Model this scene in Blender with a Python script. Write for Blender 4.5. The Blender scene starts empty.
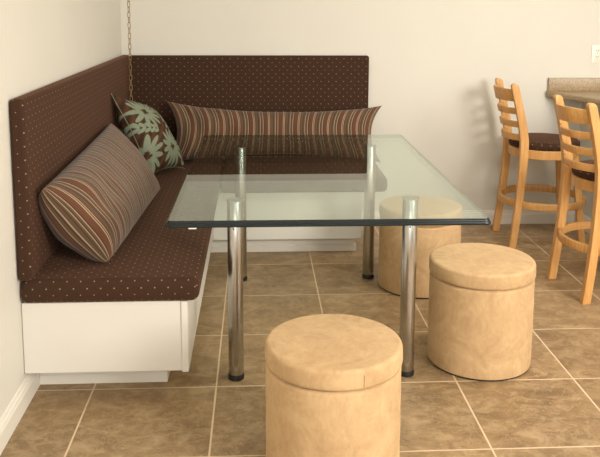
import bpy, bmesh, math, random
import numpy as np
from mathutils import Vector, Matrix

random.seed(7)
scene = bpy.context.scene
COL = scene.collection
PI = math.pi

# ------------------------------------------------------------------ helpers
def link(o, parent=None):
    COL.objects.link(o)
    if parent is not None:
        o.parent = parent
    return o

def obj(name, bm, mat, parent=None, smooth=None, loc=None):
    """one mesh object out of a bmesh; smooth = angle in degrees for smooth shading"""
    bmesh.ops.recalc_face_normals(bm, faces=bm.faces[:])
    me = bpy.data.meshes.new(name)
    if smooth is not None:
        for f in bm.faces:
            f.smooth = True
        for e in bm.edges:
            if len(e.link_faces) == 2 and e.calc_face_angle(0) > math.radians(smooth):
                e.smooth = False
    bm.to_mesh(me)
    bm.free()
    mats = mat if isinstance(mat, (list, tuple)) else [mat]
    for m in mats:
        me.materials.append(m)
    o = bpy.data.objects.new(name, me)
    if loc is not None:
        o.location = loc
    return link(o, parent)

def tag(o, label, cat, group=None, kind=None):
    o['label'] = label
    o['category'] = cat
    if group:
        o['group'] = group
    if kind:
        o['kind'] = kind
    return o

def thing(name, label, cat, loc=(0, 0, 0), rz=0, group=None):
    o = bpy.data.objects.new(name, None)
    o.empty_display_size = 0.1
    o.location = loc
    o.rotation_euler = (0, 0, rz)
    link(o)
    return tag(o, label, cat, group)

def struct(name, bm, mat, smooth=None):
    o = obj(name, bm, mat, None, smooth)
    o['kind'] = 'structure'
    return o

def dup(root, loc, rz, label):
    r = root.copy(); COL.objects.link(r)
    r.location = loc; r.rotation_euler = (0, 0, rz); r['label'] = label
    for ch in list(root.children):
        c = ch.copy(); COL.objects.link(c); c.parent = r
        for g in list(ch.children):
            d = g.copy(); COL.objects.link(d); d.parent = c
    return r

def box(bm, lo, hi, bev=0.0, seg=2):
    c = [(a + b) / 2 for a, b in zip(lo, hi)]
    d = [abs(b - a) for a, b in zip(lo, hi)]
    t = bmesh.new()
    bmesh.ops.create_cube(t, size=1)
    for v in t.verts:
        v.co = Vector((v.co.x * d[0] + c[0], v.co.y * d[1] + c[1], v.co.z * d[2] + c[2]))
    if bev > 0:
        bmesh.ops.bevel(t, geom=t.edges[:], offset=bev, segments=seg, profile=0.5, affect='EDGES')
    merge(bm, t)
    return bm

def merge(bm, t):
    me = bpy.data.meshes.new('tmp')
    t.to_mesh(me); t.free()
    bm.from_mesh(me)
    bpy.data.meshes.remove(me)

def lathe(bm, prof, n=64, cap=True, center=(0, 0)):
    """prof: list of (r, z) bottom to top"""
    rings = []
    for r, z in prof:
        if r < 1e-6:
            rings.append([bm.verts.new((center[0], center[1], z))])
        else:
            rings.append([bm.verts.new((center[0] + r * math.cos(2 * PI * i / n), center[1] + r * math.sin(2 * PI * i / n), z)) for i in range(n)])
    for a, b in zip(rings, rings[1:]):
        for i in range(n):
            j = (i + 1) % n
            if len(a) == 1 and len(b) == 1:
                continue
            if len(a) == 1:
                bm.faces.new((a[0], b[i], b[j]))
            elif len(b) == 1:
                bm.faces.new((a[i], a[j], b[0]))
            else:
                bm.faces.new((a[i], a[j], b[j], b[i]))
    if cap:
        for r in (rings[0], rings[-1]):
            if len(r) > 2:
                bm.faces.new(r)
    return bm

def sweep(bm, secs, closed=False):
    """secs: list of cross sections (lists of points)"""
    rows = [[bm.verts.new(p) for p in s] for s in secs]
    m = len(rows[0])
    k = len(rows)
    for i in range(k if closed else k - 1):
        a, b = rows[i], rows[(i + 1) % k]
        for j in range(m):
            bm.faces.new((a[j], a[(j + 1) % m], b[(j + 1) % m], b[j]))
    if not closed:
        bm.faces.new(rows[0]); bm.faces.new(rows[-1])
    return bm

def bevel_sharp(bm, w, ang=40, seg=2):
    bmesh.ops.recalc_face_normals(bm, faces=bm.faces[:])
    ed = [e for e in bm.edges if len(e.link_faces) == 2 and e.calc_face_angle(0) > math.radians(ang)]
    bmesh.ops.bevel(bm, geom=ed, offset=w, segments=seg, profile=0.5, affect='EDGES', clamp_overlap=True)
    return bm

def box_uv(o):
    """metric box-projected UVs so woven patterns keep their real size"""
    me = o.data
    uv = me.uv_layers.new(name='UVMap')
    for p in me.polygons:
        n = p.normal
        a = max(range(3), key=lambda i: abs(n[i]))
        for li in p.loop_indices:
            c = me.vertices[me.loops[li].vertex_index].co
            uv.data[li].uv = ((c.y, c.z), (c.x, c.z), (c.x, c.y))[a]

def unfold_uv(o, main, sign, lo, hi, bev):
    """metric UVs of a padded slab unfolded around its main face, so the dots run on over the rolled edges"""
    me = o.data
    uv = me.uv_layers.new(name='UVMap')
    a, b = [i for i in range(3) if i != main]
    fm = hi[main] if sign > 0 else lo[main]
    for p in me.polygons:
        n = p.normal
        d = max(range(3), key=lambda i: abs(n[i]))
        for li in p.loop_indices:
            c = list(me.vertices[me.loops[li].vertex_index].co)
            if d != main:
                s_ = 1 if n[d] > 0 else -1
                c[d] = (hi[d] if s_ > 0 else lo[d]) + s_ * (abs(fm - c[main]) - 0.586 * bev)
            uv.data[li].uv = (c[a], c[b])

# ------------------------------------------------------------------ materials
def srgb(r, g, b):
    f = lambda c: (c / 255) / 12.92 if c / 255 <= 0.04045 else ((c / 255 + 0.055) / 1.055) ** 2.4
    return (f(r), f(g), f(b), 1)

class N:
    def __init__(self, name):
        self.m = bpy.data.materials.new(name)
        self.m.use_nodes = True
        self.t = self.m.node_tree
        self.b = self.t.nodes['Principled BSDF']
        self.out = self.t.nodes['Material Output']
    def n(self, typ, **kw):
        nd = self.t.nodes.new(typ)
        for k, v in kw.items():
            setattr(nd, k, v)
        return nd
    def l(self, a, b):
        self.t.links.new(a, b)
    def math(self, op, a, b=None, c=None):
        nd = self.n('ShaderNodeMath', operation=op)
        for i, v in enumerate((a, b, c)):
            if v is None:
                continue
            if isinstance(v, (int, float)):
                nd.inputs[i].default_value = v
            else:
                self.l(v, nd.inputs[i])
        return nd.outputs[0]
    def mix(self, f, a, b):
        nd = self.n('ShaderNodeMix', data_type='RGBA')
        for s, v in ((nd.inputs[0], f), (nd.inputs[6], a), (nd.inputs[7], b)):
            if isinstance(v, (int, float, tuple)):
                s.default_value = v
            else:
                self.l(v, s)
        return nd.outputs[2]
    def noise(self, vec, scale, detail=3, rough=0.5, dist=0.0):
        nd = self.n('ShaderNodeTexNoise')
        nd.inputs['Scale'].default_value = scale
        nd.inputs['Detail'].default_value = detail
        nd.inputs['Roughness'].default_value = rough
        nd.inputs['Distortion'].default_value = dist
        if vec is not None:
            self.l(vec, nd.inputs['Vector'])
        return nd.outputs[0]
    def ramp(self, f, stops, interp='LINEAR'):
        nd = self.n('ShaderNodeValToRGB')
        cr = nd.color_ramp
        cr.interpolation = interp
        while len(cr.elements) < len(stops):
            cr.elements.new(0.5)
        for e, (p, c) in zip(cr.elements, stops):
            e.position = p
            e.color = c if len(c) == 4 else (*c, 1)
        self.l(f, nd.inputs[0])
        return nd.outputs[0]
    def coord(self, which='Object'):
        return self.n('ShaderNodeTexCoord').outputs[which]
    def mapping(self, vec, scale=(1, 1, 1), loc=(0, 0, 0)):
        nd = self.n('ShaderNodeMapping')
        nd.inputs['Scale'].default_value = scale
        nd.inputs['Location'].default_value = loc
        self.l(vec, nd.inputs['Vector'])
        return nd.outputs[0]
    def bump(self, h, strength, dist=0.01):
        nd = self.n('ShaderNodeBump')
        nd.inputs['Strength'].default_value = strength
        nd.inputs['Distance'].default_value = dist
        self.l(h, nd.inputs['Height'])
        self.l(nd.outputs[0], self.b.inputs['Normal'])
    def set(self, **kw):
        for k, v in kw.items():
            s = self.b.inputs[k.replace('_', ' ')]
            if isinstance(v, (int, float, tuple)):
                s.default_value = v
            else:
                self.l(v, s)
        return self.m

def mat_plain(name, col, rough=0.5, metal=0.0, spec=0.5, var=0.04, vscale=6.0, bump=0.0, bscale=200):
    n = N(name)
    c = n.coord()
    f = n.noise(c, vscale, 3)
    hi = tuple(min(1, x * (1 + var)) for x in col[:3]) + (1,)
    lo = tuple(x * (1 - var) for x in col[:3]) + (1,)
    n.set(Base_Color=n.ramp(f, [(0.3, lo), (0.7, hi)]), Roughness=rough, Metallic=metal, Specular_IOR_Level=spec)
    if bump:
        n.bump(n.noise(c, bscale, 2), bump, 0.002)
    return n.m

def mat_fabric():
    n = N('dotted_brown_fabric')
    uv = n.coord('UV')
    sep = n.n('ShaderNodeSeparateXYZ'); n.l(uv, sep.inputs[0])
    SP = 0.047
    def grid(ox, oy, r):
        a = n.math('SUBTRACT', n.math('FRACT', n.math('ADD', n.math('DIVIDE', sep.outputs[0], SP), ox)), 0.5)
        b = n.math('SUBTRACT', n.math('FRACT', n.math('ADD', n.math('DIVIDE', sep.outputs[1], SP), oy)), 0.5)
        d = n.math('SQRT', n.math('ADD', n.math('MULTIPLY', a, a), n.math('MULTIPLY', b, b)))
        nd = n.n('ShaderNodeMapRange'); nd.interpolation_type = 'SMOOTHSTEP'
        nd.inputs[1].default_value = r * 0.75; nd.inputs[2].default_value = r * 1.25
        nd.inputs[3].default_value = 1; nd.inputs[4].default_value = 0
        n.l(d, nd.inputs[0])
        return nd.outputs[0]
    dots = n.math('MAXIMUM', grid(0.13, 0.37, 0.056), grid(0.63, 0.87, 0.044))
    weave = n.noise(n.mapping(uv, (1, 1, 1)), 420, 2)
    base = n.ramp(weave, [(0.3, srgb(50, 34, 24)), (0.7, srgb(70, 48, 34))])
    big = n.noise(uv, 3, 2)
    base = n.mix(n.math('MULTIPLY', big, 0.25), base, srgb(66, 45, 33))
    n.set(Base_Color=n.mix(n.math('MULTIPLY', dots, 0.5), base, srgb(196, 176, 142)), Roughness=0.9, Specular_IOR_Level=0.15)
    n.b.inputs['Sheen Weight'].default_value = 0.25
    n.b.inputs['Sheen Roughness'].default_value = 0.5
    n.b.inputs['Sheen Tint'].default_value = srgb(180, 130, 105)
    n.bump(weave, 0.15, 0.002)
    return n.m

def mat_stripe(name, period, phase=0.0):
    n = N(name)
    uv = n.coord('UV')
    sep = n.n('ShaderNodeSeparateXYZ'); n.l(uv, sep.inputs[0])
    f = n.math('FRACT', n.math('ADD', n.math('DIVIDE', sep.outputs[0], period), phase))
    R = srgb(96, 58, 37); D = srgb(72, 46, 30); C = srgb(166, 150, 122); T = srgb(94, 72, 53); G = srgb(80, 62, 46); B = srgb(60, 42, 29)
    st = [(0.0, R), (0.25, C), (0.295, D), (0.335, C), (0.375, R), (0.45, T), (0.58, B), (0.63, T), (0.72, C), (0.76, D), (0.81, T), (0.90, C), (0.94, D)]
    col = n.ramp(f, st, 'CONSTANT')
    fib = n.noise(n.mapping(uv, (1, 0.15, 1)), 500, 2)
    col = n.mix(n.math('MULTIPLY', fib, 0.3), col, srgb(80, 58, 42))
    n.set(Base_Color=col, Roughness=0.8, Specular_IOR_Level=0.25)
    n.b.inputs['Sheen Weight'].default_value = 0.15
    n.bump(fib, 0.1, 0.002)
    return n.m

def mat_floral():
    n = N('floral_brown_fabric')
    at = n.n('ShaderNodeAttribute'); at.attribute_name = 'print'
    uv = n.coord('UV')
    w = n.noise(uv, 300, 2)
    col = n.mix(n.math('MULTIPLY', w, 0.2), at.outputs['Color'], srgb(90, 66, 48))
    n.set(Base_Color=col, Roughness=0.85, Specular_IOR_Level=0.2)
    n.bump(w, 0.1, 0.002)
    return n.m

TILE = 0.4572
TX, TY = 0.2259, -2.1142
def mat_tile():
    n = N('stone_floor_tile')
    pos = n.coord('Object')
    sep = n.n('ShaderNodeSeparateXYZ'); n.l(pos, sep.inputs[0])
    u = n.math('DIVIDE', n.math('SUBTRACT', sep.outputs[0], TX), TILE)
    v = n.math('DIVIDE', n.math('SUBTRACT', sep.outputs[1], TY), TILE)
    fu, fv = n.math('FRACT', u), n.math('FRACT', v)
    def edge(f):
        return n.math('MINIMUM', f, n.math('SUBTRACT', 1.0, f))
    wob = n.math('MULTIPLY', n.math('SUBTRACT', n.noise(pos, 14, 2), 0.5), 0.003)
    d = n.math('ADD', n.math('MINIMUM', edge(fu), edge(fv)), wob)
    nd = n.n('ShaderNodeMapRange')
    nd.inputs[1].default_value = 0.0058; nd.inputs[2].default_value = 0.0085
    nd.inputs[3].default_value = 1; nd.inputs[4].default_value = 0
    n.l(d, nd.inputs[0])
    grout = nd.outputs[0]
    cell = n.n('ShaderNodeCombineXYZ')
    n.l(n.math('FLOOR', u), cell.inputs[0]); n.l(n.math('FLOOR', v), cell.inputs[1])
    wn = n.n('ShaderNodeTexWhiteNoise'); wn.noise_dimensions = '3D'; n.l(cell.outputs[0], wn.inputs['Vector'])
    off = n.n('ShaderNodeVectorMath', operation='MULTIPLY_ADD')
    n.l(wn.outputs['Color'], off.inputs[0]); off.inputs[1].default_value = (9, 9, 9); n.l(pos, off.inputs[2])
    p = off.outputs[0]
    big = n.noise(p, 3.2, 6, 0.62, 0.6)
    mid = n.noise(n.mapping(p, (1, 1.5, 1)), 11, 7, 0.68, 0.8)
    fine = n.noise(p, 75, 3, 0.6)
    c = n.ramp(big, [(0.30, srgb(132, 108, 77)), (0.5, srgb(159, 131, 95)), (0.72, srgb(180, 152, 114))])
    c2 = n.ramp(mid, [(0.36, srgb(108, 86, 60)), (0.5, srgb(154, 127, 91)), (0.64, srgb(198, 172, 134))])
    c = n.mix(0.42, c, c2)
    sp = n.noise(p, 42, 4, 0.7)
    c = n.mix(n.math('MULTIPLY', n.math('GREATER_THAN', sp, 0.62), 0.3), c, srgb(204, 180, 144))
    c = n.mix(n.math('MULTIPLY', n.math('GREATER_THAN', fine, 0.63), 0.28), c, srgb(104, 78, 52))
    vein = n.math('ABSOLUTE', n.math('SUBTRACT', n.noise(p, 5.0, 6, 0.65, 1.2), 0.5))
    vm = n.n('ShaderNodeMapRange'); vm.inputs[1].default_value = 0.0; vm.inputs[2].default_value = 0.022; vm.inputs[3].default_value = 0.3; vm.inputs[4].default_value = 0.0
    n.l(vein, vm.inputs[0])
    c = n.mix(vm.outputs[0], c, srgb(196, 170, 132))
    tone = n.ramp(wn.outputs['Value'], [(0, (0.9, 0.9, 0.9, 1)), (1, (1.08, 1.07, 1.05, 1))])
    mm = n.n('ShaderNodeMix', data_type='RGBA', blend_type='MULTIPLY'); mm.inputs[0].default_value = 1
    n.l(c, mm.inputs[6]); n.l(tone, mm.inputs[7])
    col = n.mix(grout, mm.outputs[2], srgb(216, 192, 160))
    rough = n.math('ADD', 0.42, n.math('MULTIPLY', grout, 0.4))
    n.set(Base_Color=col, Roughness=rough, Specular_IOR_Level=0.35)
    h = n.math('SUBTRACT', n.math('MULTIPLY', mid, 0.25), grout)
    n.bump(h, 0.35, 0.003)
    return n.m

def mat_wood():
    n = N('honey_oak_wood')
    c = n.coord()
    g = n.noise(n.mapping(c, (30, 30, 2.2)), 3.0, 5, 0.6, 0.5)
    g2 = n.noise(c, 4, 3)
    col = n.ramp(g, [(0.28, srgb(186, 134, 74)), (0.5, srgb(206, 155, 92)), (0.75, srgb(220, 172, 110))])
    col = n.mix(n.math('MULTIPLY', g2, 0.3), col, srgb(202, 150, 88))
    n.set(Base_Color=col, Roughness=0.38, Specular_IOR_Level=0.4)
    return n.m

def mat_suede():
    n = N('tan_microsuede')
    c = n.coord()
    a = n.noise(n.mapping(c, (1, 1, 1.0)), 6, 8, 0.7, 1.4)
    b = n.noise(n.mapping(c, (1, 1, 0.5)), 34, 6, 0.7, 1.2)
    col = n.ramp(a, [(0.32, srgb(174, 142, 104)), (0.48, srgb(192, 160, 119)), (0.64, srgb(206, 176, 134))])
    col = n.mix(0.35, col, n.ramp(b, [(0.35, srgb(178, 145, 106)), (0.65, srgb(206, 175, 132))]))
    n.set(Base_Color=col, Roughness=0.9, Specular_IOR_Level=0.12)
    n.b.inputs['Sheen Weight'].default_value = 0.2
    n.b.inputs['Sheen Tint'].default_value = srgb(235, 210, 170)
    n.bump(n.noise(c, 260, 2), 0.12, 0.002)
    return n.m

def mat_steel():
    n = N('brushed_steel')
    c = n.coord()
    g = n.noise(c, 9, 2)
    n.set(Base_Color=n.ramp(g, [(0.3, (0.47, 0.465, 0.44, 1)), (0.7, (0.52, 0.51, 0.49, 1))]), Metallic=1.0, Roughness=0.25)
    n.b.inputs['Anisotropic'].default_value = 0.5
    return n.m

def mat_glass(name='clear_green_glass', tint=(0.885, 0.935, 0.91, 1)):
    """clear sheet glass: each face passes tinted light straight through and mirrors by Fresnel"""
    n = N(name)
    n.t.nodes.remove(n.b)
    tr = n.n('ShaderNodeBsdfTransparent'); tr.inputs[0].default_value = tint
    gl = n.n('ShaderNodeBsdfGlossy'); gl.inputs['Roughness'].default_value = 0.0
    gl.inputs['Color'].default_value = (0.93, 0.97, 0.95, 1)
    geo = n.n('ShaderNodeNewGeometry')
    fr = n.n('ShaderNodeFresnel')
    n.l(n.math('SUBTRACT', 1.52, n.math('MULTIPLY', geo.outputs['Backfacing'], 1.52 - 1 / 1.52)), fr.inputs['IOR'])
    mx = n.n('ShaderNodeMixShader')
    n.l(fr.outputs[0], mx.inputs[0]); n.l(tr.outputs[0], mx.inputs[1]); n.l(gl.outputs[0], mx.inputs[2])
    n.l(mx.outputs[0], n.out.inputs['Surface'])
    return n.m

def mat_granite():
    n = N('speckled_laminate')
    c = n.coord()
    v = n.noise(c, 190, 3, 0.7)
    w = n.noise(c, 60, 3)
    col = n.ramp(v, [(0.34, srgb(118, 98, 72)), (0.5, srgb(166, 143, 110)), (0.66, srgb(196, 176, 142))])
    col = n.mix(n.math('MULTIPLY', w, 0.3), col, srgb(160, 137, 104))
    n.set(Base_Color=col, Roughness=0.4)
    return n.m

M = dict(
    wall=mat_plain('cream_wall_paint', srgb(219, 215, 203), 0.75, spec=0.2, var=0.012, vscale=2.5, bump=0.05, bscale=160),
    trim=mat_plain('white_trim_paint', srgb(232, 227, 215), 0.4, spec=0.4, var=0.01),
    bench=mat_plain('white_cabinet_paint', srgb(219, 215, 205), 0.42, spec=0.4, var=0.012),
    ceil=mat_plain('white_ceiling_paint', srgb(235, 232, 225), 0.9, var=0.01),
    fabric=mat_fabric(),
    stripe=mat_stripe('striped_pillow_fabric', 0.088, 0.62),
    floral=mat_floral(),
    piping=mat_plain('sage_piping', srgb(128, 134, 112), 0.8, var=0.1, vscale=60),
    tile=mat_tile(), wood=mat_wood(), suede=mat_suede(), steel=mat_steel(), glass=mat_glass(), granite=mat_granite(),
    edge_pale=mat_glass('pale_green_glass_edge', (0.62, 0.70, 0.66, 1)),
    edge=mat_plain('polished_glass_edge', srgb(30, 36, 36), 0.2, spec=0.25, var=0.05),
    black=mat_plain('black_rubber', srgb(22, 20, 18), 0.45, var=0.1),
    brass=mat_plain('aged_brass', srgb(150, 122, 82), 0.38, metal=0.85, var=0.15, vscale=40),
    plastic=mat_plain('ivory_plastic', srgb(238, 230, 214), 0.35, var=0.01),
    slot=mat_plain('dark_slot', srgb(70, 58, 46), 0.6, var=0.05),
    paper=mat_plain('white_paper', srgb(246, 246, 244), 0.5, var=0.01),
    seam=mat_plain('dark_stitching', srgb(120, 84, 48), 0.9, var=0.1, vscale=50),
)

# ------------------------------------------------------------------ the room
XR, YF, ZC = 4.6, -7.2, 2.44
b = bmesh.new(); box(b, (-0.096, YF, -0.06), (XR, 0.1, 0.0)); struct('floor', b, M['tile'])
b = bmesh.new(); box(b, (-0.096, 0.0, 0.0), (XR, 0.1, ZC)); struct('wall_back', b, M['wall'])
b = bmesh.new(); box(b, (-0.096, YF, 0.0), (0.004, 0.0, ZC)); struct('wall_left', b, M['wall'])
b = bmesh.new(); box(b, (-0.096, YF, ZC), (XR, 0.1, ZC + 0.06)); struct('ceiling', b, M['ceil'])
b = bmesh.new(); box(b, (XR, YF, 0.0), (XR + 0.1, 0.1, ZC)); struct('wall_right', b, M['wall'])
b = bmesh.new(); box(b, (-0.096, YF - 0.1, 0.0), (XR + 0.1, YF, ZC)); struct('wall_front', b, M['wall'])
b = bmesh.new(); box(b, (2.935, -1.9, 0.0), (3.03, 0.0, 0.84)); struct('wall_counter', b, M['wall'])

BB = [(0.0, 0.0), (0.015, 0.0), (0.015, 0.062), (0.012, 0.068), (0.012, 0.074), (0.007, 0.080), (0.005, 0.090), (0.0, 0.092)]
def baseboard(name, p0, p1, nrm):
    bm = bmesh.new()
    secs = []
    for p in (p0, p1):
        secs.append([(p[0] + nrm[0] * t, p[1] + nrm[1] * t, h) for t, h in BB])
    sweep(bm, secs)
    return struct(name, bm, M['trim'])
baseboard('baseboard_left', (0.004, YF, 0), (0.004, -2.07, 0), (1, 0))
baseboard('baseboard_back', (1.45, 0, 0), (2.935, 0, 0), (0, -1))
baseboard('baseboard_counter', (2.935, -1.9, 0), (2.935, -0.015, 0), (-1, 0))

# ------------------------------------------------------------------ corner bench
bench = thing('corner_bench', 'white painted built-in corner bench base under the dark brown seat pads', 'bench', (0.3, -1.1, 0))
BX, BY = -0.3, 1.1     # world -> local
def wb(bm, lo, hi, bev=0.002, seg=1):
    return box(bm, (lo[0] + BX, lo[1] + BY, lo[2]), (hi[0] + BX, hi[1] + BY, hi[2]), bev, seg)
FY = -2.205            # front end of the left run
EX = 0.590             # room side of the left run
BFY = -0.610           # room side of the back run
BEX = 1.432            # right end of the back run
Z0, Z1 = 0.112, 0.376
bm = bmesh.new(); wb(bm, (0.006, FY + 0.016, Z0), (EX - 0.026, -0.004, Z1)); obj('cabinet_box', bm, M['bench'], bench)
bm = bmesh.new(); wb(bm, (EX - 0.026, BFY + 0.022, Z0), (BEX - 0.002, -0.004, Z1)); obj('cabinet_box', bm, M['bench'], bench)
bm = bmesh.new(); wb(bm, (0.006, FY, Z0), (EX - 0.024, FY + 0.016, Z1)); obj('end_panel', bm, M['bench'], bench)
bm = bmesh.new(); wb(bm, (EX - 0.024, FY - 0.006, Z0 - 0.003), (EX, BFY, Z1)); obj('face_frame', bm, M['bench'], bench)
bm = bmesh.new(); wb(bm, (EX, BFY, Z0 - 0.012), (BEX, BFY + 0.022, Z1)); obj('face_frame', bm, M['bench'], bench)
bm = bmesh.new(); wb(bm, (BEX - 0.016, BFY + 0.022, Z0), (BEX, -0.004, Z1)); obj('end_panel', bm, M['bench'], bench)

TK = [(0.0, 0.0), (0.022, 0.0), (0.022, 0.034), (0.015, 0.042), (0.015, 0.062), (0.005, 0.072), (0.003, 0.098), (0.0, 0.098)]
def toe(path, nrms):
    bm = bmesh.new()
    sweep(bm, [[(p[0] + BX + n[0] * t, p[1] + BY + n[1] * t, h) for t, h in TK] for p, n in zip(path, nrms)])
    return obj('toe_kick', bm, M['trim'], bench)
toe([(0.008, -2.045), (0.474, -2.045), (0.474, -0.50), (1.392, -0.50), (1.392, -0.004)],
    [(0, -1), (1, -1), (1, -1), (1, -1), (1, 0)])
bm = bmesh.new(); wb(bm, (0.008, -2.045, 0.0), (0.474, -0.004, Z0), 0); wb(bm, (0.474, -0.50, 0.0), (1.392, -0.004, Z0), 0)
obj('plinth', bm, M['trim'], bench)

# seat pads
def pad(name, lo, hi, bev, label, crown=0.0, cat='seat cushion', group=None, axis=(2, 1)):
    bm = bmesh.new()
    c = [(p + q) / 2 for p, q in zip(lo, hi)]
    base = (c[0], c[1], lo[2])
    d = [q - p for p, q in zip(lo, hi)]
    t = bmesh.new()
    bmesh.ops.create_cube(t, size=1)
    for v in t.verts:
        v.co = Vector((v.co.x * d[0], v.co.y * d[1], v.co.z * d[2] + d[2] / 2))
    bmesh.ops.bevel(t, geom=t.edges[:], offset=bev, segments=5, profile=0.5, affect='EDGES')
    merge(bm, t)
    o = obj(name, bm, M['fabric'], None, 60, base)
    main, sign = axis
    unfold_uv(o, main, sign, [p - q for p, q in zip(lo, base)], [p - q for p, q in zip(hi, base)], bev)
    tag(o, label, cat, group)
    return o
S_TOP = 0.466
pad('seat_cushion', (0.006, -2.228, Z1 + 0.001), (0.632, -0.010, S_TOP), 0.030,
    'long brown dotted seat pad along the left wall, ending toward the viewer', group='seat pads of the corner bench')
pad('seat_cushion', (0.634, -0.655, Z1 + 0.001), (1.572, -0.010, S_TOP), 0.030,
    'brown dotted seat pad along the back wall, seen through the glass', group='seat pads of the corner bench')
pad('back_panel', (0.007, -2.240, S_TOP + 0.002), (0.056, -0.008, 1.106), 0.014,
    'brown dotted upholstered back panel fixed to the left wall', axis=(0, 1), cat='bench back', group='upholstered bench backs')
pad('back_panel', (0.058, -0.056, S_TOP + 0.002), (1.540, -0.006, 1.104), 0.014,
    'brown dotted upholstered back panel fixed to the back wall', axis=(1, -1), cat='bench back', group='upholstered bench backs')

# ------------------------------------------------------------------ pillows
def pillow(name, corners, thick, mat, label, nu=60, nv=36, pinch=0.06, power=0.45, wr=0.006, seed=1, clampf=None, lift=0.0, printf=None, bulge=None, group=None, piping=False, taper=0.0, backk=1.0):
    """corners: TL, TR, BR, BL in world space; u along TL->TR, v down; real stuffed volume, both faces"""
    TL, TR, BR, BL = [Vector(c) for c in corners]
    cen = (TL + TR + BR + BL) / 4
    nrm = ((BL - TL) + (BR - TR)).cross((TR - TL) + (BR - BL)).normalized()
    L = ((TR - TL).length + (BR - BL).length) / 2
    W = ((BL - TL).length + (BR - TR).length) / 2
    rnd = random.Random(seed)
    ph = [rnd.uniform(0, 6.28) for _ in range(8)]
    def pt(u, v, side):
        s, t = 2 * u - 1, 2 * v - 1
        # edges drawn in between the ears
        s2 = s * (1 - pinch * (W / L) * (1 - t * t) )
        t2 = t * (1 - pinch * (1 - s * s) ** 0.7)
        uu, vv = (s2 + 1) / 2, (t2 + 1) / 2
        p = TL * (1 - uu) * (1 - vv) + TR * uu * (1 - vv) + BR * uu * vv + BL * (1 - uu) * vv
        k = max(0.0, (1 - s ** 6 * 0.999) * (1 - t * t)) ** power if L > 1.6 * W else max(0.0, (1 - s * s) * (1 - t * t)) ** power
        edge = k
        w = wr * edge * (math.sin(9 * u * L / 0.5 + 5 * v + ph[0]) + 0.6 * math.sin(17 * u * L / 0.5 - 7 * v + ph[1]) + 0.8 * math.sin(11 * v + 4 * u + ph[2]))
        # gathers near the long edges
        w += wr * 0.8 * (abs(t) ** 3) * math.sin(46 * u * L / 0.6 + ph[3]) * (1 - abs(t)) * 4
        w *= 1 + 2.5 * max(0.0, 0.4 - u) / 0.4
        p = p + nrm * (side * thick / 2 * k * (1 - taper * u) * (backk if side < 0 else 1) + w)
        if bulge:
            p = p + bulge(u, v) * k
        if clampf:
            p = clampf(p)
        return p
    bm = bmesh.new()
    uvl = bm.loops.layers.uv.new('UVMap')
    coll = bm.verts.layers.float_color.new('print') if printf else None
    front = [[None] * (nv + 1) for _ in range(nu + 1)]
    back = [[None] * (nv + 1) for _ in range(nu + 1)]
    uvof = {}
    ease = lambda x: 0.5 - 0.5 * math.cos(PI * x) if False else x
    for i in range(nu + 1):
        for j in range(nv + 1):
            # denser sampling toward the rim
            u = 0.5 - 0.5 * math.cos(PI * i / nu); v = 0.5 - 0.5 * math.cos(PI * j / nv)
            u = 0.6 * u + 0.4 * i / nu; v = 0.6 * v + 0.4 * j / nv
            rim = i in (0, nu) or j in (0, nv)
            f = bm.verts.new(pt(u, v, 1)); front[i][j] = f; uvof[f] = (u * L, v * W)
            if printf:
                f[coll] = (*printf(u * L, v * W, L, W), 1)
            if rim:
                back[i][j] = f
            else:
                g = bm.verts.new(pt(u, v, -1)); back[i][j] = g; uvof[g] = (u * L, v * W)
                if printf:
                    g[coll] = (*printf(u * L, v * W, L, W), 1)
    acc = [0.0]
    for i in range(nu):                       # cloth length along the pillow, so the weave is not stretched at the ends
        acc.append(acc[-1] + (front[i + 1][nv // 2].co - front[i][nv // 2].co).length)
    for i in range(nu + 1):
        for j in range(nv + 1):
            for g in (front[i][j], back[i][j]):
                uvof[g] = (acc[i], uvof[g][1])
    for i in range(nu):
        for j in range(nv):
            for gr, flip in ((front, False), (back, True)):
                q = [gr[i][j], gr[i + 1][j], gr[i + 1][j + 1], gr[i][j + 1]]
                if flip:
                    q.reverse()
                fc = bm.faces.new(q)
                for lp in fc.loops:
                    lp[uvl].uv = uvof[lp.vert]
    rimpts = [front[i][0].co.copy() for i in range(nu)] + [front[nu][j].co.copy() for j in range(nv)] + \
             [front[i][nv].co.copy() for i in range(nu, 0, -1)] + [front[0][j].co.copy() for j in range(nv, 0, -1)]
    for v in bm.verts:
        v.co -= cen
    o = obj(name, bm, mat, None, 89, cen)
    tag(o, label, 'pillow', group)
    if piping:
        bm = bmesh.new()
        secs = []
        m = len(rimpts)
        for i, p in enumerate(rimpts):
            d = (rimpts[(i + 1) % m] - rimpts[i - 1]).normalized()
            a = d.cross(nrm).normalized(); c2 = d.cross(a).normalized()
            secs.append([p - cen + (a * math.cos(q) + c2 * math.sin(q)) * 0.0022 for q in [k * PI / 3 for k in range(6)]])
        sweep(bm, secs, closed=True)
        pp = obj('piping', bm, M['piping'], o, 60)
        pp['label'] = 'sage green piping around the edge'
    return o

def clamp_to(x0=0.058, y1=-0.058, z0=S_TOP + 0.001):
    def f(p):
        return Vector((max(p.x, x0), min(p.y, y1), max(p.z, z0)))
    return f

# back bolster, long, leaning on the back panel
pillow('bolster_pillow', [(0.285, -0.135, 0.838), (1.615, -0.130, 0.805), (1.585, -0.330, 0.478), (0.30, -0.340, 0.478)], 0.17, M['stripe'],
       'long striped body pillow leaning on the back panel, behind the glass table', nu=150, nv=44, pinch=0.34, seed=3, clampf=clamp_to(),
       group='striped body pillows', wr=0.004)
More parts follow.
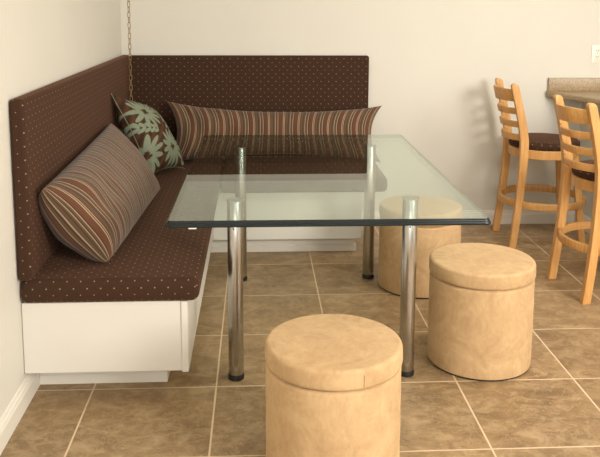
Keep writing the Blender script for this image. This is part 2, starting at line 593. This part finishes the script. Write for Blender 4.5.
# left bolster, its end toward the camera
pillow('bolster_pillow', [(0.090, -2.175, 0.783), (0.085, -0.870, 0.812), (0.345, -0.960, 0.484), (0.290, -2.085, 0.484)], 0.23, M['stripe'],
       'long striped body pillow leaning on the left panel, its near end toward the viewer', nu=150, nv=44, pinch=0.02, seed=5, clampf=clamp_to(),
       group='striped body pillows', wr=0.0022, taper=0.45, backk=1.35)

# floral print, computed once per vertex: sage petals and dark feather strokes on brown
PET = []
def fl(cx, cy, r0, ang0, n, ln, wd, spread=2 * PI):
    for k in range(n):
        a = ang0 + spread * k / n
        d = r0 + ln / 2
        PET.append((cx + math.cos(a) * d, cy + math.sin(a) * d, a, ln / 2 * (0.9 + 0.2 * ((k * 7) % 3) / 2), wd / 2))
fl(0.43, 0.14, 0.020, 0.25, 13, 0.112, 0.031)
fl(0.12, 0.12, 0.020, 0.5, 12, 0.100, 0.029)
fl(0.25, 0.38, 0.020, 0.1, 13, 0.108, 0.031)
fl(0.55, 0.42, 0.020, 0.3, 12, 0.100, 0.029)
fl(0.00, 0.38, 0.020, 0.3, 12, 0.100, 0.029)
for (ax, ay, bx_, by_) in ((0.26, 0.02, 0.27, 0.22), (0.40, 0.30, 0.58, 0.22), (0.12, 0.26, 0.02, 0.22), (0.38, 0.48, 0.42, 0.34)):
    for k in range(5):
        t = k / 4
        for sgn in (-1, 1):
            a = math.atan2(by_ - ay, bx_ - ax) + sgn * 0.75
            PET.append((ax + (bx_ - ax) * t + 0.022 * math.cos(a), ay + (by_ - ay) * t + 0.022 * math.sin(a), a, 0.021, 0.010))
for k in range(14):                       # leafy sprays between the blooms
    t = k / 13
    cx, cy = 0.20 + 0.16 * t + 0.03 * math.sin(3 * t), 0.06 + 0.34 * t
    for sgn in (-1, 1):
        a = 1.1 + sgn * 0.9
        PET.append((cx + math.cos(a) * 0.020 * 1.0 + (0.02 if sgn > 0 else -0.02), cy + math.sin(a) * 0.014, a, 0.026, 0.0120))
PARR = np.array(PET)
def floral_print(x, y, L, W):
    px, py, a, l, w = PARR.T
    dx, dy = x - px, y - py
    lx = dx * np.cos(a) + dy * np.sin(a); ly = -dx * np.sin(a) + dy * np.cos(a)
    q = np.min((lx / l) ** 2 + (ly / w) ** 2)
    brown = np.array(srgb(84, 54, 34)[:3]); dark = np.array(srgb(44, 30, 22)[:3]); sage = np.array(srgb(130, 142, 120)[:3]); mid = np.array(srgb(128, 128, 98)[:3])
    st = 0.5 + 0.5 * math.sin(150 * (x * 0.8 + y * 0.6) + 3 * math.sin(22 * x))
    base = brown * (1 - 0.8 * st) + dark * 0.8 * st
    k = min(1, max(0, (1.08 - q) / 0.16))
    qi = int(np.argmin((lx / l) ** 2 + (ly / w) ** 2))
    vein = abs(ly[qi]) < w[qi] * 0.16 and l[qi] > 0.03 and lx[qi] < 0.3 * l[qi]
    inner = sage * (0.5 if vein else 1) + mid * (0.5 if vein else 0)
    return tuple(base * (1 - k) + inner * k)
pillow('throw_pillow', [(0.064, -0.700, 0.945), (0.185, -0.215, 0.815), (0.425, -0.46, 0.482), (0.270, -0.775, 0.500)], 0.21, M['floral'],
       'brown square throw pillow with sage floral print in the bench corner', nu=190, nv=160, pinch=0.14, seed=9, clampf=clamp_to(),
       printf=floral_print, wr=0.003, piping=True)

# ------------------------------------------------------------------ glass table
GZ = 0.728
GT = 0.021
TC = Vector((1.082, -1.585, 0))
table = thing('dining_table', 'glass topped dining table on four round brushed steel legs', 'table', TC)
rot = math.radians(-0.3)
def glass_top():
    hw, hd, rc = 0.539, 0.834, 0.024
    prof = [(0.000, 0.0), (0.0035, -0.0012), (0.0055, -0.0040), (0.0060, -0.0062), (0.0092, -0.0074), (0.0112, -0.0102), (0.0116, -0.0124),
            (0.0148, -0.0136), (0.0166, -0.0164), (0.0168, -0.0190), (0.0150, -0.0210)]
    def loop(out):
        pts = []
        for (sx, sy, a0) in ((1, -1, -PI / 2), (1, 1, 0), (-1, 1, PI / 2), (-1, -1, PI)):
            for k in range(7):
                a = a0 + PI / 2 * k / 6
                pts.append((sx * (hw - rc) + (rc + out) * math.cos(a), sy * (hd - rc) + (rc + out) * math.sin(a)))
        return pts
    bm = bmesh.new()
    rows = [[bm.verts.new((x, y, GZ + z)) for x, y in loop(o * 0.6 - 0.010)] for o, z in prof]
    m = len(rows[0])
    for a, c in zip(rows, rows[1:]):
        for j in range(m):
            f = bm.faces.new((a[j], a[(j + 1) % m], c[(j + 1) % m], c[j])); f.material_index = 1
    bm.faces.new(rows[0]); bm.faces.new(rows[-1])
    bm.normal_update(); bmesh.ops.recalc_face_normals(bm, faces=bm.faces[:])
    for f in bm.faces:
        if f.material_index == 1 and f.calc_center_median().y > -hd + 0.02:
            f.material_index = 2
    bmesh.ops.rotate(bm, verts=bm.verts[:], cent=(0, 0, 0), matrix=Matrix.Rotation(rot, 3, 'Z'))
    return bm
tt = obj('tabletop', glass_top(), [M['glass'], M['edge'], M['edge_pale']], table)
LEGS = [(0.756, -2.047), (1.416, -2.045), (0.755, -0.975), (1.420, -0.968)]
LZ = GZ - GT - 0.0005
for (lx, ly) in LEGS:
    bm = bmesh.new()
    lathe(bm, [(0.0285, 0.020), (0.0290, 0.021), (0.0290, LZ - 0.006), (0.0285, LZ - 0.005)], 40)
    leg = obj('leg', bm, M['steel'], table, 40, (lx - TC.x, ly - TC.y, 0))
    bm = bmesh.new(); lathe(bm, [(0.0295, 0.0), (0.0312, 0.002), (0.0312, 0.015), (0.0295, 0.0215), (0.0286, 0.0215)], 40)
    obj('foot_cap', bm, M['black'], leg, 40)
    bm = bmesh.new(); lathe(bm, [(0.0300, LZ - 0.0055), (0.0330, LZ - 0.004), (0.0330, LZ), ], 40)
    obj('mounting_plate', bm, M['steel'], leg, 40)
    bm = bmesh.new()
    bmesh.ops.create_cone(bm, cap_ends=True, segments=12, radius1=0.0035, radius2=0.0028, depth=0.004)
    bmesh.ops.rotate(bm, verts=bm.verts[:], cent=(0, 0, 0), matrix=Matrix.Rotation(PI / 2, 3, 'X'))
    bmesh.ops.translate(bm, verts=bm.verts[:], vec=(-0.004, -0.0295, 0.600))
    obj('set_screw', bm, M['black'], leg, 40)
bm = bmesh.new(); box(bm, (-0.466, -0.836, GZ - GT - 0.0030), (-0.440, -0.826, GZ - GT - 0.0002), 0.0008, 1)
o = obj('sticker', bm, M['paper'], table); o['label'] = 'small white sticker under the glass edge'

# ------------------------------------------------------------------ ottomans
ottoman = thing('round_ottoman', 'tan suede round ottoman in the foreground, cut off by the bottom edge', 'ottoman', (1.068, -2.660, 0), 0.4, 'tan suede storage ottomans')
R = 0.2055
def wob(bm, amp, seed):
    rr = random.Random(seed); p = [rr.uniform(0, 6.28) for _ in range(4)]
    for v in bm.verts:
        a = math.atan2(v.co.y, v.co.x); r = math.hypot(v.co.x, v.co.y)
        k = 1 + amp * (math.sin(2 * a + p[0]) * 0.5 + math.sin(5 * a + 9 * v.co.z + p[1]) * 0.3 + math.sin(3 * a - 14 * v.co.z + p[2]) * 0.4) * min(1, r / 0.15)
        v.co.x *= k; v.co.y *= k
body_prof = [(0.196, 0.006), (0.2045, 0.009), (R, 0.018)] + [(R + 0.0006 * math.sin(i * 1.3), 0.018 + 0.330 * i / 14) for i in range(1, 15)] + [(R - 0.001, 0.354), (R - 0.006, 0.360), (0.18, 0.362)]
bm = bmesh.new(); lathe(bm, body_prof, 96); wob(bm, 0.004, 1); obj('body', bm, M['suede'], ottoman, 50)
lid_prof = [(0.18, 0.3625), (R - 0.007, 0.3645), (R + 0.001, 0.3685), (R + 0.003, 0.376), (R + 0.003, 0.398), (R + 0.002, 0.412)]
for k in range(1, 9):
    a = PI / 2 * k / 8
    lid_prof.append((R - 0.012 + 0.014 * math.cos(a), 0.413 + 0.013 * math.sin(a)))
lid_prof += [(0.16, 0.4275), (0.12, 0.4285), (0.07, 0.4295), (0.03, 0.430), (0.0, 0.430)]
bm = bmesh.new(); lathe(bm, lid_prof, 96); wob(bm, 0.003, 2)
lid = obj('lid', bm, M['suede'], ottoman, 50)
for a0 in (-1.65, 0.6):                       # the upright seams of the lid band
    bm = bmesh.new()
    secs = []
    for k in range(7):
        z = 0.373 + 0.036 * k / 6
        r = R + 0.0040
        secs.append([(r * math.cos(a0 + da), r * math.sin(a0 + da), z) for da in (-0.003, 0.003)] + [((r - 0.003) * math.cos(a0 + da), (r - 0.003) * math.sin(a0 + da), z) for da in (0.003, -0.003)])
    sweep(bm, secs); obj('seam', bm, M['seam'], lid)
bm = bmesh.new(); lathe(bm, [(0.188, 0.0), (0.198, 0.0), (0.198, 0.0065), (0.188, 0.0065)], 64)
o = obj('base_ring', bm, M['black'], ottoman, 40)
dup(ottoman, (1.736, -1.925, 0), 2.1, 'tan suede round ottoman standing free at the right of the table')
dup(ottoman, (1.664, -1.085, 0), 4.0, 'tan suede round ottoman half under the glass, farthest from the viewer')

# ------------------------------------------------------------------ bar stools
def bar_stool(loc, rz, label):
    t = thing('bar_stool', label, 'bar stool', loc, rz, 'oak ladder-back bar stools')
    W = M['wood']
    # bent back posts
    key = [(0.0, -0.222), (0.15, -0.204), (0.30, -0.189), (0.45, -0.178), (0.54, -0.173), (0.64, -0.174), (0.73, -0.188), (0.83, -0.211), (0.92, -0.234), (0.985, -0.250)]
    def px(z):
        for (z0, x0), (z1, x1) in zip(key, key[1:]):
            if z <= z1:
                f = (z - z0) / (z1 - z0); return x0 + (x1 - x0) * f
        return key[-1][1]
    for s in (-1, 1):
        bm = bmesh.new(); secs = []
        for z, x in [(zz, px(zz)) for zz in [i * 0.957 / 40 for i in range(41)]]:
            y = s * (0.176 - 0.010 * min(1, z / 0.6))
            wx = 0.0205 + 0.004 * math.exp(-((z - 0.62) / 0.2) ** 2); wy = 0.0150
            secs.append([(x - wx, y - wy, z), (x + wx, y - wy, z), (x + wx, y + wy, z), (x - wx, y + wy, z)])
        # the rounded ear at the top
        for k in range(1, 5):
            z = 0.957 + 0.018 * math.sin(PI / 2 * k / 4); c = math.cos(PI / 2 * k / 4 * 0.92)
            x = px(0.957) - 0.006 * k / 4; y = s * 0.166
            secs.append([(x - 0.0205 * c, y - 0.0150, z), (x + 0.0205 * c, y - 0.0150, z), (x + 0.0205 * c, y + 0.0150, z), (x - 0.0205 * c, y + 0.0150, z)])
        sweep(bm, secs); bevel_sharp(bm, 0.004); obj('back_post', bm, W, t, 35)
    for s in (-1, 1):
        bm = bmesh.new(); secs = []
        for k in range(9):
            z = 0.545 * k / 8; f = 1 - k / 8
            x = 0.142 + 0.055 * f; y = s * (0.135 + 0.040 * f)
            secs.append([(x - 0.02, y - 0.016, z), (x + 0.02, y - 0.016, z), (x + 0.02, y + 0.016, z), (x - 0.02, y + 0.016, z)])
        sweep(bm, secs); bevel_sharp(bm, 0.004); obj('front_leg', bm, W, t, 35)
    # four bowed slats
    for z0, z1 in ((0.868, 0.938), (0.792, 0.830), (0.714, 0.752), (0.636, 0.674)):
        bm = bmesh.new(); secs = []
        for k in range(17):
            f = -1 + 2 * k / 16
            y = f * 0.158; bow = -0.072 * (1 - f * f)
            d = 0.007
            tilt = (px(z1) - px(z0))
            xa = px(z0) + bow; xb = px(z1) + bow
            arch = 0.006 * (1 - f * f) if z1 > 0.9 else 0.0
            secs.append([(xa - d, y, z0), (xa + d, y, z0), (xb + d, y, z1 + arch), (xb - d, y, z1 + arch)])
        sweep(bm, secs); bevel_sharp(bm, 0.003); obj('back_slat', bm, W, t, 35)
    def ring(name, r, z0, z1, th):
        bm = bmesh.new(); secs = []
        n = 64
        for k in range(n):
            a = 2 * PI * k / n; c, s_ = math.cos(a), math.sin(a)
            secs.append([((r - th) * c, (r - th) * s_, z0), (r * c, r * s_, z0), (r * c, r * s_, z1), ((r - th) * c, (r - th) * s_, z1)])
        sweep(bm, secs, True); bevel_sharp(bm, 0.003); return obj(name, bm, W, t, 35)
    ring('footrest_ring', 0.256, 0.240, 0.282, 0.020)
    bm = bmesh.new(); lathe(bm, [(0.204, 0.530), (0.208, 0.533), (0.208, 0.580), (0.204, 0.584)], 64); obj('seat_frame', bm, W, t, 40)
    cp = [(0.196, 0.5845), (0.205, 0.590), (0.2075, 0.602)] + [(0.180 + 0.0275 * math.cos(PI / 2 * k / 6), 0.608 + 0.022 * math.sin(PI / 2 * k / 6)) for k in range(1, 7)] + [(0.12, 0.637), (0.06, 0.641), (0, 0.642)]
    bm = bmesh.new(); lathe(bm, cp, 64); o = obj('seat_pad', bm, M['fabric'], t, 50); box_uv(o)
    o['label'] = 'dark brown dotted seat pad'
    return t
stool = bar_stool((2.570, -0.335, 0), -0.03, 'oak ladder-back bar stool nearest the back wall, casting its shadow there')
dup(stool, (2.622, -1.175, 0), 0.095, 'oak ladder-back bar stool nearer the viewer, cut off by the right edge')

# ------------------------------------------------------------------ counter and outlet
counter = thing('countertop', 'speckled beige laminate countertop with backsplash on the back wall', 'counter', (3.0, 0, 0.842))
def poly_prism(bm, pts, z0, z1):
    lo = [bm.verts.new((x, y, z0)) for x, y in pts]; hi = [bm.verts.new((x, y, z1)) for x, y in pts]
    n = len(pts)
    bm.faces.new(lo[::-1]); bm.faces.new(hi)
    for i in range(n):
        bm.faces.new((lo[i], lo[(i + 1) % n], hi[(i + 1) % n], hi[i]))
    return bm
pts = [(2.690, -0.004), (2.690, -0.035), (2.700, -0.070), (2.880, -0.530), (2.905, -0.62), (2.905, -1.95), (3.9, -1.95), (3.9, -0.004)]
bm = bmesh.new(); poly_prism(bm, [(x - 3.0, y) for x, y in pts], 0.002, 0.036); bevel_sharp(bm, 0.006, 40, 3)
obj('counter_slab', bm, M['granite'], counter, 40)
bm = bmesh.new(); box(bm, (2.700 - 3.0, -0.024, 0.036), (0.9, -0.004, 0.119), 0.003, 2); obj('backsplash', bm, M['granite'], counter, 40)

outlet = thing('wall_outlet', 'ivory duplex power outlet on the back wall above the counter', 'outlet', (3.012, 0, 1.113))
bm = bmesh.new(); box(bm, (-0.036, -0.006, -0.058), (0.036, -0.0005, 0.058), 0.003, 2); obj('cover_plate', bm, M['plastic'], outlet, 40)
for s in (-1, 1):
    bm = bmesh.new()
    bmesh.ops.create_cone(bm, cap_ends=True, segments=28, radius1=0.0165, radius2=0.0165, depth=0.003)
    bmesh.ops.rotate(bm, verts=bm.verts[:], cent=(0, 0, 0), matrix=Matrix.Rotation(PI / 2, 3, 'X'))
    for v in bm.verts:
        v.co.z = max(-0.013, min(0.013, v.co.z))
    so = obj('socket', bm, M['plastic'], outlet, 40, (0, -0.0072, s * 0.0195))
    bm = bmesh.new()
    box(bm, (-0.0075, -0.0022, -0.001), (-0.005, -0.0012, 0.008)); box(bm, (0.005, -0.0022, -0.001), (0.0075, -0.0012, 0.008)); box(bm, (-0.002, -0.0022, -0.009), (0.002, -0.0012, -0.005))
    obj('slots', bm, M['slot'], so)
bm = bmesh.new(); bmesh.ops.create_cone(bm, cap_ends=True, segments=14, radius1=0.003, radius2=0.003, depth=0.0015)
bmesh.ops.rotate(bm, verts=bm.verts[:], cent=(0, 0, 0), matrix=Matrix.Rotation(PI / 2, 3, 'X'))
obj('screw', bm, M['steel'], outlet, 40, (0, -0.0066, 0))

# ------------------------------------------------------------------ hanging chain
chain = thing('hanging_chain', 'thin aged brass chain hanging down in the corner above the bench', 'chain', (0.074, -0.115, 0.83))
def chain_link():
    bm = bmesh.new(); secs = []
    n = 24; hl, hw, wr = 0.0165, 0.0080, 0.0021
    for k in range(n):
        a = 2 * PI * k / n
        c, s_ = math.cos(a), math.sin(a)
        p = Vector((hw * c, 0, (hl if s_ >= 0 else -hl) * 0.55 + hw * 1.05 * s_))
        nr = Vector((c, 0, s_))
        secs.append([p + nr * wr * math.cos(q) + Vector((0, 1, 0)) * wr * math.sin(q) for q in [i * PI / 3 for i in range(6)]])
    return sweep(bm, secs, True)
pitch = 0.0315
first = obj('link', chain_link(), M['brass'], chain, 60, (0, 0, 0.018))
first.rotation_euler = (0, 0, 0.5)
k = 1
while 0.83 + 0.018 + k * pitch < ZC - 0.02:
    c = first.copy(); COL.objects.link(c); c.parent = chain
    c.location = (0.0, 0, 0.018 + k * pitch)
    c.rotation_euler = (0, 0, 0.5 + (PI / 2 if k % 2 else 0) + 0.012 * k)
    k += 1

# ------------------------------------------------------------------ camera
P = dict(cx=0.8389, cy=-4.8762, cz=1.4331, pitch=0.1476, yaw=0.0559, roll=0.0048, f=778.56, ppy=117.80)
c_, s_ = math.cos(P['yaw']), math.sin(P['yaw']); Ry = Matrix(((c_, -s_, 0), (s_, c_, 0), (0, 0, 1)))
c_, s_ = math.cos(P['pitch']), math.sin(P['pitch']); Rp = Matrix(((1, 0, 0), (0, c_, -s_), (0, s_, c_)))
Mx = Rp @ Ry
c_, s_ = math.cos(P['roll']), math.sin(P['roll'])
right = c_ * Mx[0] + s_ * Mx[2]; up = -s_ * Mx[0] + c_ * Mx[2]; fwd = Mx[1]
cd = bpy.data.cameras.new('camera'); cam = bpy.data.objects.new('camera', cd); link(cam)
mw = Matrix.Identity(4)
for i in range(3):
    mw[i][0] = right[i]; mw[i][1] = up[i]; mw[i][2] = -fwd[i]
mw[0][3], mw[1][3], mw[2][3] = P['cx'], P['cy'], P['cz']
cam.matrix_world = mw
cd.sensor_fit = 'HORIZONTAL'; cd.sensor_width = 36; cd.lens = P['f'] / 600 * 36
cd.shift_y = -(228.5 - P['ppy']) / 600
cd.clip_start = 0.05
scene.camera = cam

# ------------------------------------------------------------------ light
def area(name, loc, target, size, size_y, power, col):
    ld = bpy.data.lights.new(name, 'AREA'); ld.shape = 'RECTANGLE'; ld.size = size; ld.size_y = size_y
    ld.energy = power; ld.color = col
    o = bpy.data.objects.new(name, ld); o.location = loc
    d = Vector(target) - Vector(loc)
    o.rotation_euler = d.to_track_quat('-Z', 'Y').to_euler()
    link(o); return o
area('key_light', (3.8, -5.4, 1.95), (1.3, -0.9, 0.6), 1.35, 1.35, 160, (1.0, 0.955, 0.895))
area('window_light', (1.2, -6.8, 1.5), (0.4, -1.5, 0.5), 2.2, 1.6, 48, (0.95, 0.98, 1.0))
area('overhead_fill', (2.4, -1.9, 2.40), (2.4, -1.9, 0), 1.2, 0.6, 26, (1.0, 0.97, 0.93))  # added fill, no known lamp; brightens back wall, floor and ottoman tops
w = bpy.data.worlds.new('world'); scene.world = w; w.use_nodes = True
bg = w.node_tree.nodes['Background']; bg.inputs[0].default_value = (0.97, 0.97, 0.95, 1); bg.inputs[1].default_value = 0.6

scene.view_settings.view_transform = 'Standard'
scene.view_settings.look = 'None'
scene.view_settings.gamma = 1
scene.view_settings.exposure = 0.12
scene.view_settings.use_curve_mapping = False
